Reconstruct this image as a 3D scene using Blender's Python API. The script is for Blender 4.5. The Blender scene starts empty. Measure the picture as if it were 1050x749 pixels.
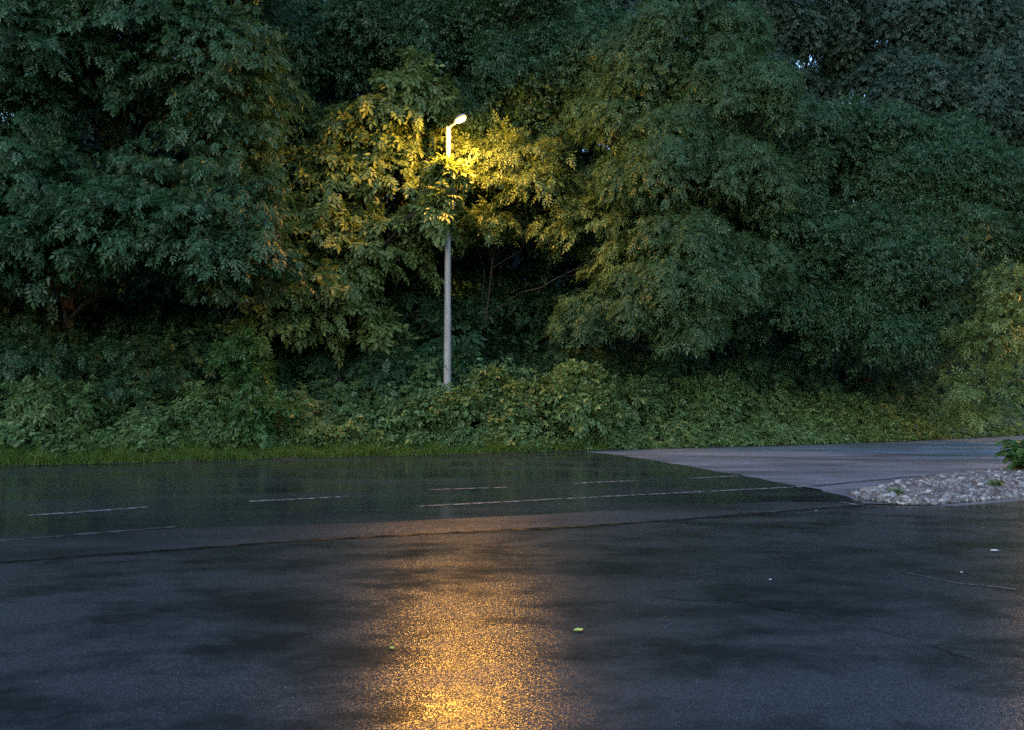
import bpy, bmesh, math, random
import numpy as np

R = math.radians
rng = np.random.default_rng(11)
random.seed(11)
sc = bpy.context.scene
col = sc.collection

# ------------------------------------------------------------------ camera
CAM_H, FPX, CX, CY, PITCH = 1.6, 758.0, 525.0, 374.5, R(2.68)
cam_data = bpy.data.cameras.new("camera")
cam_data.sensor_width = 36.0
cam_data.lens = 36.0 * FPX / 1050.0
cam_data.clip_end = 2000
cam = bpy.data.objects.new("camera", cam_data)
cam.location = (0, 0, CAM_H)
cam.rotation_euler = (R(90) + PITCH, 0, 0)
col.objects.link(cam)
sc.camera = cam

# ------------------------------------------------------------------ dusk sky, faint sun, exposure
world = bpy.data.worlds.new("World")
sc.world = world
world.use_nodes = True
wn = world.node_tree.nodes
wl = world.node_tree.links
bg = wn["Background"]
sky = wn.new("ShaderNodeTexSky")
sky.sky_type = 'NISHITA'
sky.sun_disc = False
sky.sun_elevation = R(24)
sky.sun_rotation = R(205)
sky.air_density = 1.0
sky.dust_density = 0.4
sky.ozone_density = 1.6
hsv = wn.new("ShaderNodeHueSaturation")
hsv.inputs['Saturation'].default_value = 1.10
wl.new(sky.outputs['Color'], hsv.inputs['Color'])
wl.new(hsv.outputs['Color'], bg.inputs['Color'])
bg.inputs['Strength'].default_value = 0.14

sun_d = bpy.data.lights.new("sun", 'SUN')
sun_d.energy = 0.03
sun_d.angle = R(60)
sun_d.color = (1.0, 0.93, 0.85)
sun = bpy.data.objects.new("sun", sun_d)
sun.rotation_euler = (R(90 - 24), 0, R(-25))
col.objects.link(sun)

sc.view_settings.view_transform = 'Standard'
sc.view_settings.look = 'None'
sc.view_settings.exposure = 1.85
sc.view_settings.gamma = 1.0
sc.view_settings.use_curve_mapping = False
sc.render.engine = 'CYCLES'
cy = sc.cycles
cy.use_denoising = False
cy.max_bounces = 6
cy.diffuse_bounces = 3
cy.glossy_bounces = 3
cy.transmission_bounces = 3
cy.transparent_max_bounces = 4
cy.sample_clamp_indirect = 1.2
cy.caustics_reflective = False
cy.caustics_refractive = False


# ------------------------------------------------------------------ helpers
def P(px, py, Y):
    """the point at depth Y (metres) seen at photo pixel (px, py)"""
    x = (px - CX) / FPX
    v = (CY - py) / FPX
    fy = math.cos(PITCH) - v * math.sin(PITCH)
    fz = math.sin(PITCH) + v * math.cos(PITCH)
    return np.array((x / fy * Y, Y, CAM_H + fz / fy * Y))


def G(px, py, z=0.0):
    """the point of the level ground seen at photo pixel (px, py)"""
    x = (px - CX) / FPX
    v = (CY - py) / FPX
    fy = math.cos(PITCH) - v * math.sin(PITCH)
    fz = math.sin(PITCH) + v * math.cos(PITCH)
    t = (z - CAM_H) / fz
    return (x * t, fy * t, z)


def tag(o, label=None, cat=None, group=None, kind=None):
    if label: o['label'] = label
    if cat: o['category'] = cat
    if group: o['group'] = group
    if kind: o['kind'] = kind
    return o


def empty(name, loc):
    o = bpy.data.objects.new(name, None)
    o.location = [float(v) for v in loc]
    o.empty_display_size = 0.3
    col.objects.link(o)
    return o


def mesh_obj(name, verts, faces, mat, parent=None, smooth=False):
    me = bpy.data.meshes.new(name)
    me.from_pydata([tuple(map(float, v)) for v in verts], [], faces)
    me.materials.append(mat)
    if smooth:
        me.polygons.foreach_set('use_smooth', [True] * len(me.polygons))
    me.update()
    o = bpy.data.objects.new(name, me)
    col.objects.link(o)
    if parent is not None:
        o.parent = parent
        o.location = [-v for v in parent.location]   # verts stay in world metres
    return o


def quads_obj(name, V, F, mat, parent=None, smooth=False):
    """numpy verts (n,3) and quads (m,4)"""
    me = bpy.data.meshes.new(name)
    me.vertices.add(len(V))
    me.vertices.foreach_set('co', np.ascontiguousarray(V, dtype=np.float32).ravel())
    me.loops.add(F.size)
    me.loops.foreach_set('vertex_index', np.ascontiguousarray(F, dtype=np.int32).ravel())
    me.polygons.add(len(F))
    me.polygons.foreach_set('loop_start', np.arange(0, F.size, 4, dtype=np.int32))
    if smooth:
        me.polygons.foreach_set('use_smooth', np.ones(len(F), dtype=bool))
    me.materials.append(mat)
    me.update(calc_edges=True)
    me.validate()
    o = bpy.data.objects.new(name, me)
    col.objects.link(o)
    if parent is not None:
        o.parent = parent
        o.location = [-v for v in parent.location]
    return o


def norm(a):
    return a / np.maximum(np.linalg.norm(a, axis=-1, keepdims=True), 1e-9)


# ------------------------------------------------------------------ materials
def new_mat(name):
    m = bpy.data.materials.new(name)
    m.use_nodes = True
    nt = m.node_tree
    return m, nt, nt.nodes, nt.links, nt.nodes['Principled BSDF']


def ramp(nt, src, stops):
    r = nt.nodes.new('ShaderNodeValToRGB')
    e = r.color_ramp.elements
    while len(e) < len(stops):
        e.new(0.5)
    for el, (p, c) in zip(e, stops):
        el.position = p
        el.color = c if len(c) == 4 else (*c, 1)
    nt.links.new(src, r.inputs[0])
    return r.outputs[0]


def g3(v):
    return (v, v, v)


def noise(nt, scale, detail=4, rough=0.55, vec=None, dist=0.0):
    n = nt.nodes.new('ShaderNodeTexNoise')
    n.inputs['Scale'].default_value = scale
    n.inputs['Detail'].default_value = detail
    n.inputs['Roughness'].default_value = rough
    n.inputs['Distortion'].default_value = dist
    if vec is not None:
        nt.links.new(vec, n.inputs['Vector'])
    return n.outputs['Fac']


def math_n(nt, op, a, b):
    m = nt.nodes.new('ShaderNodeMath')
    m.operation = op
    m.use_clamp = False
    for i, v in enumerate((a, b)):
        if isinstance(v, (int, float)):
            m.inputs[i].default_value = v
        else:
            nt.links.new(v, m.inputs[i])
    return m.outputs[0]


def mixc(nt, fac, a, b):
    m = nt.nodes.new('ShaderNodeMix')
    m.data_type = 'RGBA'
    if isinstance(fac, (int, float)):
        m.inputs[0].default_value = fac
    else:
        nt.links.new(fac, m.inputs[0])
    for i, v in ((6, a), (7, b)):
        if isinstance(v, tuple):
            m.inputs[i].default_value = (*v, 1) if len(v) == 3 else v
        else:
            nt.links.new(v, m.inputs[i])
    return m.outputs[2]


def objvec(nt, scale=(1, 1, 1), rotz=0.0):
    tc = nt.nodes.new('ShaderNodeTexCoord')
    mp = nt.nodes.new('ShaderNodeMapping')
    mp.inputs['Scale'].default_value = scale
    mp.inputs['Rotation'].default_value = (0, 0, rotz)
    nt.links.new(tc.outputs['Object'], mp.inputs['Vector'])
    return mp.outputs['Vector']


def leaf_mat(name, c0, c1, c2, trans=0.3, rough=0.48, spec=0.35):
    """leaves: every leaf its own shade between three greens, a little light passing through, wet sheen"""
    m, nt, N, L, b = new_mat(name)
    geo = N.new('ShaderNodeNewGeometry')
    big = noise(nt, 0.55, 2, 0.5, objvec(nt))
    v = math_n(nt, 'ADD', math_n(nt, 'MULTIPLY', geo.outputs['Random Per Island'], 0.62),
               math_n(nt, 'MULTIPLY', big, 0.40))
    c = ramp(nt, v, [(0.12, c0), (0.5, c1), (0.92, c2)])
    L.new(c, b.inputs['Base Color'])
    b.inputs['Roughness'].default_value = rough
    b.inputs['Specular IOR Level'].default_value = spec
    t = N.new('ShaderNodeBsdfTranslucent')
    hs = N.new('ShaderNodeHueSaturation')
    hs.inputs['Hue'].default_value = 0.485
    hs.inputs['Saturation'].default_value = 1.1
    hs.inputs['Value'].default_value = 1.25
    L.new(c, hs.inputs['Color'])
    L.new(hs.outputs[0], t.inputs['Color'])
    mx = N.new('ShaderNodeMixShader')
    mx.inputs[0].default_value = trans
    L.new(b.outputs[0], mx.inputs[1])
    L.new(t.outputs[0], mx.inputs[2])
    L.new(mx.outputs[0], N['Material Output'].inputs['Surface'])
    return m


def asphalt_mat(name, dark, light, r_wet, r_dry, wet_scale, wet_lo, wet_hi, grain, bump_amt, bump_wet=0.0,
                stretch=(1, 1, 1), rotz=0.0, tint=(0.9, 1.0, 1.12)):
    """wet asphalt: coarse stones standing out of a water film that pools in patches"""
    m, nt, N, L, b = new_mat(name)
    vec = objvec(nt)
    vst = objvec(nt, stretch, rotz)
    pool = noise(nt, wet_scale, 9, 0.68, vst, 0.1)
    wet = ramp(nt, pool, [(wet_lo, g3(0.0)), (wet_hi, g3(1.0))])          # 1 = stones stand dry, 0 = film of water
    stain = noise(nt, 0.23, 6, 0.62, vst, 0.3)
    stone = N.new('ShaderNodeTexVoronoi')
    stone.inputs['Scale'].default_value = grain
    L.new(vec, stone.inputs['Vector'])
    sep = N.new('ShaderNodeSeparateColor')
    L.new(stone.outputs['Color'], sep.inputs[0])
    pale = ramp(nt, sep.outputs[0], [(0.0, g3(0.62)), (0.8, g3(1.0)), (0.95, g3(1.6)), (1.0, g3(3.2))])
    base = ramp(nt, stain, [(0.32, tuple(dark * t for t in tint)), (0.68, tuple(light * t for t in tint))])
    mul = N.new('ShaderNodeMix')
    mul.data_type = 'RGBA'
    mul.blend_type = 'MULTIPLY'
    mul.inputs[0].default_value = 1.0
    L.new(base, mul.inputs[6])
    L.new(pale, mul.inputs[7])
    wetdark = mixc(nt, wet, tuple(0.55 * dark * t for t in tint), mul.outputs[2])
    L.new(wetdark, b.inputs['Base Color'])
    rr = N.new('ShaderNodeMapRange')
    rr.inputs['To Min'].default_value = r_wet
    rr.inputs['To Max'].default_value = r_dry
    L.new(wet, rr.inputs['Value'])
    L.new(rr.outputs[0], b.inputs['Roughness'])
    b.inputs['Specular IOR Level'].default_value = 0.5
    # every stone is a small facet with its own tilt, so stones glint one by one
    tilt = N.new('ShaderNodeVectorMath'); tilt.operation = 'SUBTRACT'
    L.new(stone.outputs['Color'], tilt.inputs[0]); tilt.inputs[1].default_value = (0.5, 0.5, 0.5)
    bs = N.new('ShaderNodeMapRange')
    bs.inputs['To Min'].default_value = bump_wet
    bs.inputs['To Max'].default_value = bump_amt
    L.new(wet, bs.inputs['Value'])
    sc_ = N.new('ShaderNodeVectorMath'); sc_.operation = 'SCALE'
    L.new(tilt.outputs[0], sc_.inputs[0]); L.new(bs.outputs[0], sc_.inputs['Scale'])
    flat_ = N.new('ShaderNodeVectorMath'); flat_.operation = 'MULTIPLY'
    L.new(sc_.outputs[0], flat_.inputs[0]); flat_.inputs[1].default_value = (1, 1, 0)
    geo = N.new('ShaderNodeNewGeometry')
    ad = N.new('ShaderNodeVectorMath'); ad.operation = 'ADD'
    L.new(geo.outputs['Normal'], ad.inputs[0]); L.new(flat_.outputs[0], ad.inputs[1])
    nm = N.new('ShaderNodeVectorMath'); nm.operation = 'NORMALIZE'
    L.new(ad.outputs[0], nm.inputs[0])
    L.new(nm.outputs[0], b.inputs['Normal'])
    return m


M = {}
ROT = R(-22)
M['lot'] = asphalt_mat('coarse wet tarmac', 0.032, 0.056, 0.19, 0.27, 1.2, 0.39, 0.56, 190, 0.25, 0.11,
                       (0.6, 1.1, 1), ROT, (0.90, 1.0, 1.10))
M['road'] = asphalt_mat('smooth wet road', 0.032, 0.050, 0.10, 0.24, 0.6, 0.40, 0.66, 110, 0.11, 0.015,
                        (0.30, 1.3, 1), ROT, (0.85, 1.0, 1.2))
M['band'] = asphalt_mat('worn tarmac strip', 0.040, 0.062, 0.25, 0.31, 0.6, 0.34, 0.60, 140, 0.32, 0.2,
                        (0.4, 1.4, 1), ROT, (0.88, 1.0, 1.15))
M['side'] = asphalt_mat('drying pale asphalt', 0.15, 0.23, 0.25, 0.45, 0.4, 0.36, 0.60, 110, 0.3, 0.1,
                        (0.5, 1.6, 1), ROT, (0.92, 1.0, 1.14))

m, nt, N, L, b = new_mat('forest soil')
s = noise(nt, 1.3, 6, 0.65, objvec(nt))
L.new(ramp(nt, s, [(0.3, (0.010, 0.009, 0.006)), (0.7, (0.028, 0.026, 0.014))]), b.inputs['Base Color'])
b.inputs['Roughness'].default_value = 0.9
bp = N.new('ShaderNodeBump'); bp.inputs['Strength'].default_value = 0.6
L.new(noise(nt, 9, 5, 0.6, objvec(nt)), bp.inputs['Height']); L.new(bp.outputs[0], b.inputs['Normal'])
M['soil'] = m

m, nt, N, L, b = new_mat('worn road paint')
wear = noise(nt, 9, 6, 0.7, objvec(nt))
L.new(ramp(nt, wear, [(0.42, (0.03, 0.031, 0.035)), (0.62, (0.26, 0.26, 0.26))]), b.inputs['Base Color'])
L.new(ramp(nt, wear, [(0.4, g3(0.2)), (0.6, g3(0.5))]), b.inputs['Roughness'])
M['paint'] = m

m, nt, N, L, b = new_mat('faded road paint')
wear = noise(nt, 6, 6, 0.75, objvec(nt))
L.new(ramp(nt, wear, [(0.45, (0.03, 0.031, 0.035)), (0.66, (0.12, 0.12, 0.125))]), b.inputs['Base Color'])
L.new(ramp(nt, wear, [(0.4, g3(0.2)), (0.6, g3(0.45))]), b.inputs['Roughness'])
M['faded'] = m

m, nt, N, L, b = new_mat('bitumen joint')
b.inputs['Base Color'].default_value = (0.008, 0.008, 0.009, 1)
L.new(ramp(nt, noise(nt, 5, 4, 0.6, objvec(nt)), [(0.3, g3(0.15)), (0.7, g3(0.5))]), b.inputs['Roughness'])
M['joint'] = m

m, nt, N, L, b = new_mat('kerb grit')
L.new(ramp(nt, noise(nt, 30, 4, 0.7, objvec(nt)), [(0.3, (0.012, 0.011, 0.010)), (0.75, (0.05, 0.048, 0.042))]), b.inputs['Base Color'])
b.inputs['Roughness'].default_value = 0.8
M['grit'] = m

m, nt, N, L, b = new_mat('rubble stone')
geo = N.new('ShaderNodeNewGeometry')
L.new(ramp(nt, geo.outputs['Random Per Island'],
           [(0.0, (0.05, 0.046, 0.042)), (0.35, (0.10, 0.095, 0.09)), (0.75, (0.18, 0.17, 0.165)), (1.0, (0.34, 0.33, 0.32))]),
      b.inputs['Base Color'])
b.inputs['Roughness'].default_value = 0.7
bp = N.new('ShaderNodeBump'); bp.inputs['Strength'].default_value = 0.3
L.new(noise(nt, 40, 4, 0.6, objvec(nt)), bp.inputs['Height']); L.new(bp.outputs[0], b.inputs['Normal'])
M['stone'] = m

m, nt, N, L, b = new_mat('bark')
L.new(ramp(nt, noise(nt, 4, 6, 0.7, objvec(nt, (4, 4, 0.8))),
           [(0.3, (0.012, 0.011, 0.009)), (0.7, (0.036, 0.032, 0.026))]), b.inputs['Base Color'])
b.inputs['Roughness'].default_value = 0.85
M['bark'] = m

m, nt, N, L, b = new_mat('concrete pole')
L.new(ramp(nt, noise(nt, 2.2, 7, 0.7, objvec(nt, (3, 3, 0.7))),
           [(0.3, (0.15, 0.148, 0.14)), (0.7, (0.25, 0.245, 0.235))]), b.inputs['Base Color'])
b.inputs['Roughness'].default_value = 0.6
M['pole'] = m

m, nt, N, L, b = new_mat('lamp housing')
b.inputs['Base Color'].default_value = (0.30, 0.30, 0.30, 1)
b.inputs['Metallic'].default_value = 0.4
L.new(ramp(nt, noise(nt, 6, 4, 0.6, objvec(nt)), [(0.3, g3(0.4)), (0.7, g3(0.6))]), b.inputs['Roughness'])
M['housing'] = m

m, nt, N, L, b = new_mat('lit sodium lens')
b.inputs['Base Color'].default_value = (0.9, 0.75, 0.5, 1)
b.inputs['Emission Color'].default_value = (1.0, 0.46, 0.05, 1)
b.inputs['Emission Strength'].default_value = 1.8
M['lens'] = m

m, nt, N, L, b = new_mat('dark hatch steel')
b.inputs['Base Color'].default_value = (0.12, 0.12, 0.12, 1)
b.inputs['Roughness'].default_value = 0.5
M['steel'] = m

M['leaf_dark'] = leaf_mat('dark broad leaves', (0.019, 0.050, 0.023), (0.031, 0.079, 0.034), (0.049, 0.112, 0.047))
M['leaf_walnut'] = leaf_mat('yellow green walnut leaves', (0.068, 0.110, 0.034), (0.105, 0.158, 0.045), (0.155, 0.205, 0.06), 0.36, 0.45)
M['leaf_mid'] = leaf_mat('green ash leaves', (0.026, 0.060, 0.024), (0.040, 0.090, 0.034), (0.062, 0.120, 0.044))
M['leaf_far'] = leaf_mat('blue green far leaves', (0.020, 0.048, 0.034), (0.032, 0.068, 0.048), (0.046, 0.088, 0.062))
M['leaf_under'] = leaf_mat('undergrowth leaves', (0.036, 0.076, 0.026), (0.075, 0.140, 0.044), (0.14, 0.21, 0.070), 0.3, 0.4)
M['leaf_bright'] = leaf_mat('fresh green bush leaves', (0.026, 0.075, 0.020), (0.042, 0.105, 0.028), (0.065, 0.14, 0.038), 0.3, 0.4)
M['grass'] = leaf_mat('verge grass', (0.055, 0.115, 0.024), (0.09, 0.165, 0.034), (0.14, 0.21, 0.05), 0.3, 0.45)
M['petal'] = leaf_mat('pale petals', (0.55, 0.55, 0.5), (0.65, 0.65, 0.6), (0.75, 0.75, 0.7), 0.2, 0.5)
m, nt, N, L, b = new_mat('fallen yellow leaf')
L.new(ramp(nt, noise(nt, 30, 3, 0.6, objvec(nt)), [(0.35, (0.30, 0.38, 0.06)), (0.7, (0.52, 0.58, 0.12))]), b.inputs['Base Color'])
b.inputs['Roughness'].default_value = 0.35
M['fallen'] = m
m, nt, N, L, b = new_mat('pale litter')
L.new(ramp(nt, noise(nt, 40, 3, 0.6, objvec(nt)), [(0.35, (0.42, 0.42, 0.40)), (0.7, (0.62, 0.62, 0.58))]), b.inputs['Base Color'])
b.inputs['Roughness'].default_value = 0.5
M['pale'] = m

# ------------------------------------------------------------------ ground, road, markings
EDGE_PX = [(0, 478), (150, 474.5), (300, 470.5), (450, 466.5), (560, 463.5), (650, 461), (800, 457), (930, 452.5), (1010, 448.5)]
EDGE = [G(*p)[:2] for p in EDGE_PX]
d0 = np.array(EDGE[1]) - np.array(EDGE[0]); d0 /= np.linalg.norm(d0)
d1 = np.array(EDGE[-1]) - np.array(EDGE[-2]); d1 /= np.linalg.norm(d1)
EDGE = [tuple(np.array(EDGE[0]) - d0 * 60), tuple(np.array(EDGE[0]) - d0 * 14)] + EDGE + \
       [tuple(np.array(EDGE[-1]) + d1 * 14), tuple(np.array(EDGE[-1]) + d1 * 60)]
EX = np.array([e[0] for e in EDGE]); EY = np.array([e[1] for e in EDGE])


def edge_y(x):
    return np.interp(x, EX, EY)


def back(x, y):
    """metres behind the far road edge (along the road's normal)"""
    return (y - edge_y(x)) * 0.93


def bank_h(x, y):
    t = back(x, y)
    t = np.maximum(t, 0)
    h = 0.55 * np.minimum(t / 1.6, 1.0) ** 1.3 + 0.10 * np.maximum(t - 1.2, 0)
    h = h + 0.72 * np.maximum(t - 7.5, 0)
    return np.minimum(h, 11.0)


def axis(lo, hi, fine_lo, fine_hi, step, grow=1.35):
    a = list(np.arange(fine_lo, fine_hi + 1e-6, step))
    s = step
    while a[-1] < hi:
        s *= grow; a.append(a[-1] + s)
    s = step
    while a[0] > lo:
        s *= grow; a.insert(0, a[0] - s)
    return np.array(a)


gx = axis(-260, 260, -30, 42, 0.75)
gy = axis(-200, 260, 10, 50, 0.75)
XX, YY = np.meshgrid(gx, gy)
bk = back(XX, YY)
ZZ = bank_h(XX, YY) + np.where(bk > 0.3, 0.06 * rng.normal(size=XX.shape), 0.0)
ZZ = np.where(bk > 0.0, ZZ, -0.02)
V = np.stack([XX, YY, ZZ], -1).reshape(-1, 3)
nx, ny = len(gx), len(gy)
ii = (np.arange(ny - 1)[:, None] * nx + np.arange(nx - 1)[None]).ravel()
F = np.stack([ii, ii + 1, ii + nx + 1, ii + nx], -1)
g = quads_obj('ground', V, F, M['soil'], smooth=True)
tag(g, kind='structure')


def flat(name, pts, z, mat, kind='structure'):
    o = mesh_obj(name, [(p[0], p[1], z) for p in pts], [tuple(range(len(pts)))], mat)
    me = o.data
    if me.polygons[0].normal.z < 0:
        me.flip_normals()
    bm = bmesh.new()
    bm.from_mesh(me)
    bmesh.ops.triangulate(bm, faces=bm.faces[:], ngon_method='EAR_CLIP')
    bm.to_mesh(me)
    bm.free()
    return tag(o, kind=kind)


# road frame: u along the carriageway, v across it
U = np.array((math.cos(R(22)), math.sin(R(22))))
Vn = np.array((-U[1], U[0]))


def uv(u, v):
    return tuple(U * u + Vn * v)


SEAM = [G(-900, 640), G(-300, 596), G(0, 577), G(300, 555.5), G(440, 547.5), G(590, 540.5), G(700, 533), G(800, 525), G(880, 519), G(980, 519), G(1060, 513), G(1400, 500)]
SEAM = [s[:2] for s in SEAM]
# whole tarmac sheet below, then the surfaces laid on it
lot = flat('parking_lot', [(-60, -60), (60, -60), (60, 17.5)] + [SEAM[-1]] + SEAM[-2:0:-1] + [SEAM[0], (-60, 1)], 0.0, M['lot'])
BOUND = [G(600, 463.2), G(636, 467), G(700, 477), (G(762, 488)), G(830, 500), G(868, 509), G(893, 516.5)]
BOUND = [np.array(p[:2]) for p in BOUND]
ragged = []
for a, b_ in zip(BOUND[:-1], BOUND[1:]):
    m_ = max(1, int(np.linalg.norm(b_ - a) / 0.25))
    for t in np.arange(m_) / m_:
        ragged.append(tuple(a + (b_ - a) * t + (rng.normal(0, 0.035, 2) if 0 < t else 0)))
BOUND = ragged + [tuple(BOUND[-1])]
edge_in = [(x, y + 0.05) for x, y in EDGE]
left_edge = [e for e in edge_in if e[0] < BOUND[0][0] - 0.3]
STRIP_TOP = [G(-900, 602), G(-300, 570), G(0, 551), G(200, 541.5), G(380, 536), G(560, 527.5), G(700, 519), G(800, 514.5), G(893, 516.5)]
STRIP_TOP = [s[:2] for s in STRIP_TOP]
road = flat('road', STRIP_TOP + BOUND[::-1][1:] + left_edge[::-1], 0.0, M['road'])
strip = flat('road_shoulder', SEAM[:9] + STRIP_TOP[::-1], 0.0, M['band'])
right_edge = [e for e in edge_in if BOUND[0][0] + 0.3 < e[0] < 50] + [(60, float(edge_y(60)) + 0.05)]
side = flat('side_road', BOUND + [SEAM[9], SEAM[10], SEAM[11], (60, 17.5)] + right_edge[::-1], 0.0, M['side'])


def ribbon(name, pts, w, z, mat, jag=0.0):
    pts = np.array(pts, float)
    # resample
    seg = np.linalg.norm(np.diff(pts, axis=0), axis=1)
    s = np.concatenate([[0], np.cumsum(seg)])
    n = max(2, int(s[-1] / 0.12))
    t = np.linspace(0, s[-1], n)
    q = np.stack([np.interp(t, s, pts[:, 0]), np.interp(t, s, pts[:, 1])], -1)
    d = norm(np.gradient(q, axis=0))
    nn = np.stack([-d[:, 1], d[:, 0]], -1)
    a = q + nn * (w / 2 + jag * rng.normal(size=(n, 1)))
    b_ = q - nn * (w / 2 + jag * rng.normal(size=(n, 1)))
    V = np.zeros((2 * n, 3)); V[:n, :2] = b_; V[n:, :2] = a; V[:, 2] = z
    i = np.arange(n - 1)
    F = np.stack([i, i + 1, i + 1 + n, i + n], -1)
    return tag(quads_obj(name, V, F, mat), kind='structure')


for a, c in (((28, 529), (152, 520.5)), ((256, 514.5), (357, 509.5)), ((442, 502.5), (520, 500)), ((588, 496), (652, 493.2)),
             ((708, 491.0), (757, 488.2)), ((-260, 552), (-110, 541)), ((-560, 585), (-390, 566))):
    ribbon('road_marking', [G(*a)[:2], G(*c)[:2]], 0.13, 0.004, M['paint'], 0.004)
ribbon('road_marking', [G(430, 519.5)[:2], G(640, 508.5)[:2], G(826, 499.2)[:2]], 0.11, 0.004, M['paint'], 0.006)
ribbon('road_marking', [G(-300, 578)[:2], G(0, 555)[:2], G(180, 540.5)[:2]], 0.10, 0.004, M['faded'], 0.008)
ribbon('road_marking', [G(832, 499)[:2], G(900, 492.5)[:2], G(960, 487)[:2]], 0.13, 0.004, M['faded'], 0.008)
ribbon('road_marking', [G(862, 515.5)[:2], G(881, 518.5)[:2]], 0.10, 0.008, M['paint'], 0.006)
ribbon('road_marking', [G(930, 588)[:2], G(980, 598)[:2], G(1042, 605)[:2]], 0.035, 0.004, M['faded'], 0.008)
ribbon('road_marking', [G(745, 527)[:2], G(800, 524.5)[:2]], 0.06, 0.008, M['faded'], 0.01)
ribbon('road_joint', [G(-300, 596)[:2], G(0, 577)[:2], G(300, 555.5)[:2], G(440, 547.5)[:2], G(590, 540.5)[:2], G(700, 533)[:2], G(800, 525)[:2], G(880, 519)[:2]],
       0.10, 0.004, M['joint'], 0.012)
def crack(px_pts):
    pts = [np.array(G(*p)[:2]) for p in px_pts]
    out = []
    for a, b_ in zip(pts[:-1], pts[1:]):
        for t in np.linspace(0, 1, 14, endpoint=False):
            out.append(a + (b_ - a) * t + rng.normal(0, 0.018, 2))
    ribbon('road_crack', out + [pts[-1]], 0.008, 0.004, M['joint'], 0.004)


crack([(1040, 690), (880, 640), (760, 618), (640, 612)])
# crumbled edge of the far side of the carriageway
ribbon('road_edge', [(x, y - 0.02) for x, y in EDGE[1:-1]], 0.34, 0.006, M['grit'], 0.05)

# ------------------------------------------------------------------ foliage builders


LAMP = P(473, 124, 23.1)


def compound(pairs, length, ll, lw, droop=0.25, end=True, six=False, vee=0.35):
    """a compound leaf: rachis along +X, leaflets in pairs, drooping"""
    Vs, Fs = [], []
    k = 0

    def leaflet(p, d, nrm, l, w):
        nonlocal k
        d = d / np.linalg.norm(d)
        sd = np.cross(nrm, d)
        if six:
            pts = [p, p + d * l * .33 + sd * w * .5 + nrm * w * .16, p + d * l * .68 + sd * w * .42 + nrm * w * .10 - nrm * l * .03,
                   p + d * l - nrm * l * .14,
                   p + d * l * .68 - sd * w * .42 + nrm * w * .10 - nrm * l * .03, p + d * l * .33 - sd * w * .5 + nrm * w * .16]
            Vs.extend(pts)
            Fs.extend([(k, k + 1, k + 2, k + 3), (k, k + 3, k + 4, k + 5)])
            k += 6
        else:
            pts = [p, p + d * l * .45 + sd * w * .5, p + d * l - nrm * l * .10, p + d * l * .45 - sd * w * .5]
            Vs.extend(pts)
            Fs.append((k, k + 1, k + 2, k + 3))
            k += 4
    for i in range(pairs):
        s = (i + 0.6) / (pairs + 0.2) if pairs else 1
        p = np.array((length * s, 0, -droop * length * s * s))
        for sg in (-1, 1):
            d = np.array((0.62, sg * 0.95, -0.18 - vee * s))
            leaflet(p, d, np.array((0.1, -sg * 0.2, 1.0)) / 1.025, ll * (0.8 + 0.3 * math.sin(3 * s)), lw)
    if end:
        p = np.array((length, 0, -droop * length))
        leaflet(p, np.array((1, 0, -2 * droop)), np.array((2 * droop, 0, 1.0)) / math.hypot(1, 2 * droop), ll * 1.15, lw * 1.1)
    return np.array(Vs), np.array(Fs)


def place(T, pos, d, up, scale):
    """copies of the leaf template T at pos, X axis along d, Z axis near up"""
    V0, F0 = T
    x = norm(d)
    y = norm(np.cross(up, x))
    z = np.cross(x, y)
    Mx = np.stack([x, y, z], -1) * scale[:, None, None]
    V = np.einsum('nij,kj->nki', Mx, V0) + pos[:, None, :]
    n, k = len(pos), len(V0)
    F = F0[None] + (np.arange(n) * k)[:, None, None]
    return V.reshape(-1, 3), F.reshape(-1, 4)


def merge(parts):
    Vs, Fs, o = [], [], 0
    for V, F in parts:
        Vs.append(V); Fs.append(F + o); o += len(V)
    return np.concatenate(Vs), np.concatenate(Fs)


def sprays(origin, out, L, W, droop, n, lift=0.15, jit=0.07, rand=0.5):
    """leaf positions on drooping boughs. origin, out: (k,3); returns pos, dir, up"""
    k = len(origin)
    idx = np.repeat(np.arange(k), n)
    N = len(idx)
    s = rng.beta(1.5, 1.0, N)
    # a bough has a handful of twigs, so leaves line up in tongues with gaps between
    tw = rng.normal(0, 0.42, (k, 7))
    t = tw[idx, rng.integers(0, 7, N)] + rng.normal(0, 0.09, N)
    o = out[idx]
    hz = norm(np.stack([o[:, 0], o[:, 1], np.zeros(N)], -1))
    lat = np.stack([-hz[:, 1], hz[:, 0], np.zeros(N)], -1)
    Ls, Ws, Ds = L[idx], W[idx], droop[idx]
    up = np.zeros((N, 3)); up[:, 2] = 1
    pos = origin[idx] + o * (Ls * s)[:, None] + lat * (Ws * t * (0.25 + 0.75 * s))[:, None]
    pos[:, 2] += lift * Ls * s - Ds * Ls * s * s - 0.30 * Ws * t * t
    pos += rng.normal(0, jit, (N, 3))
    d = o + lat * (t * 1.1)[:, None] + up * (lift - 2 * Ds * s)[:, None] + rng.normal(0, rand, (N, 3))
    nrm = up + o * (0.9 * Ds * s)[:, None] + rng.normal(0, rand * 0.8, (N, 3))
    return pos, d, nrm


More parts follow.
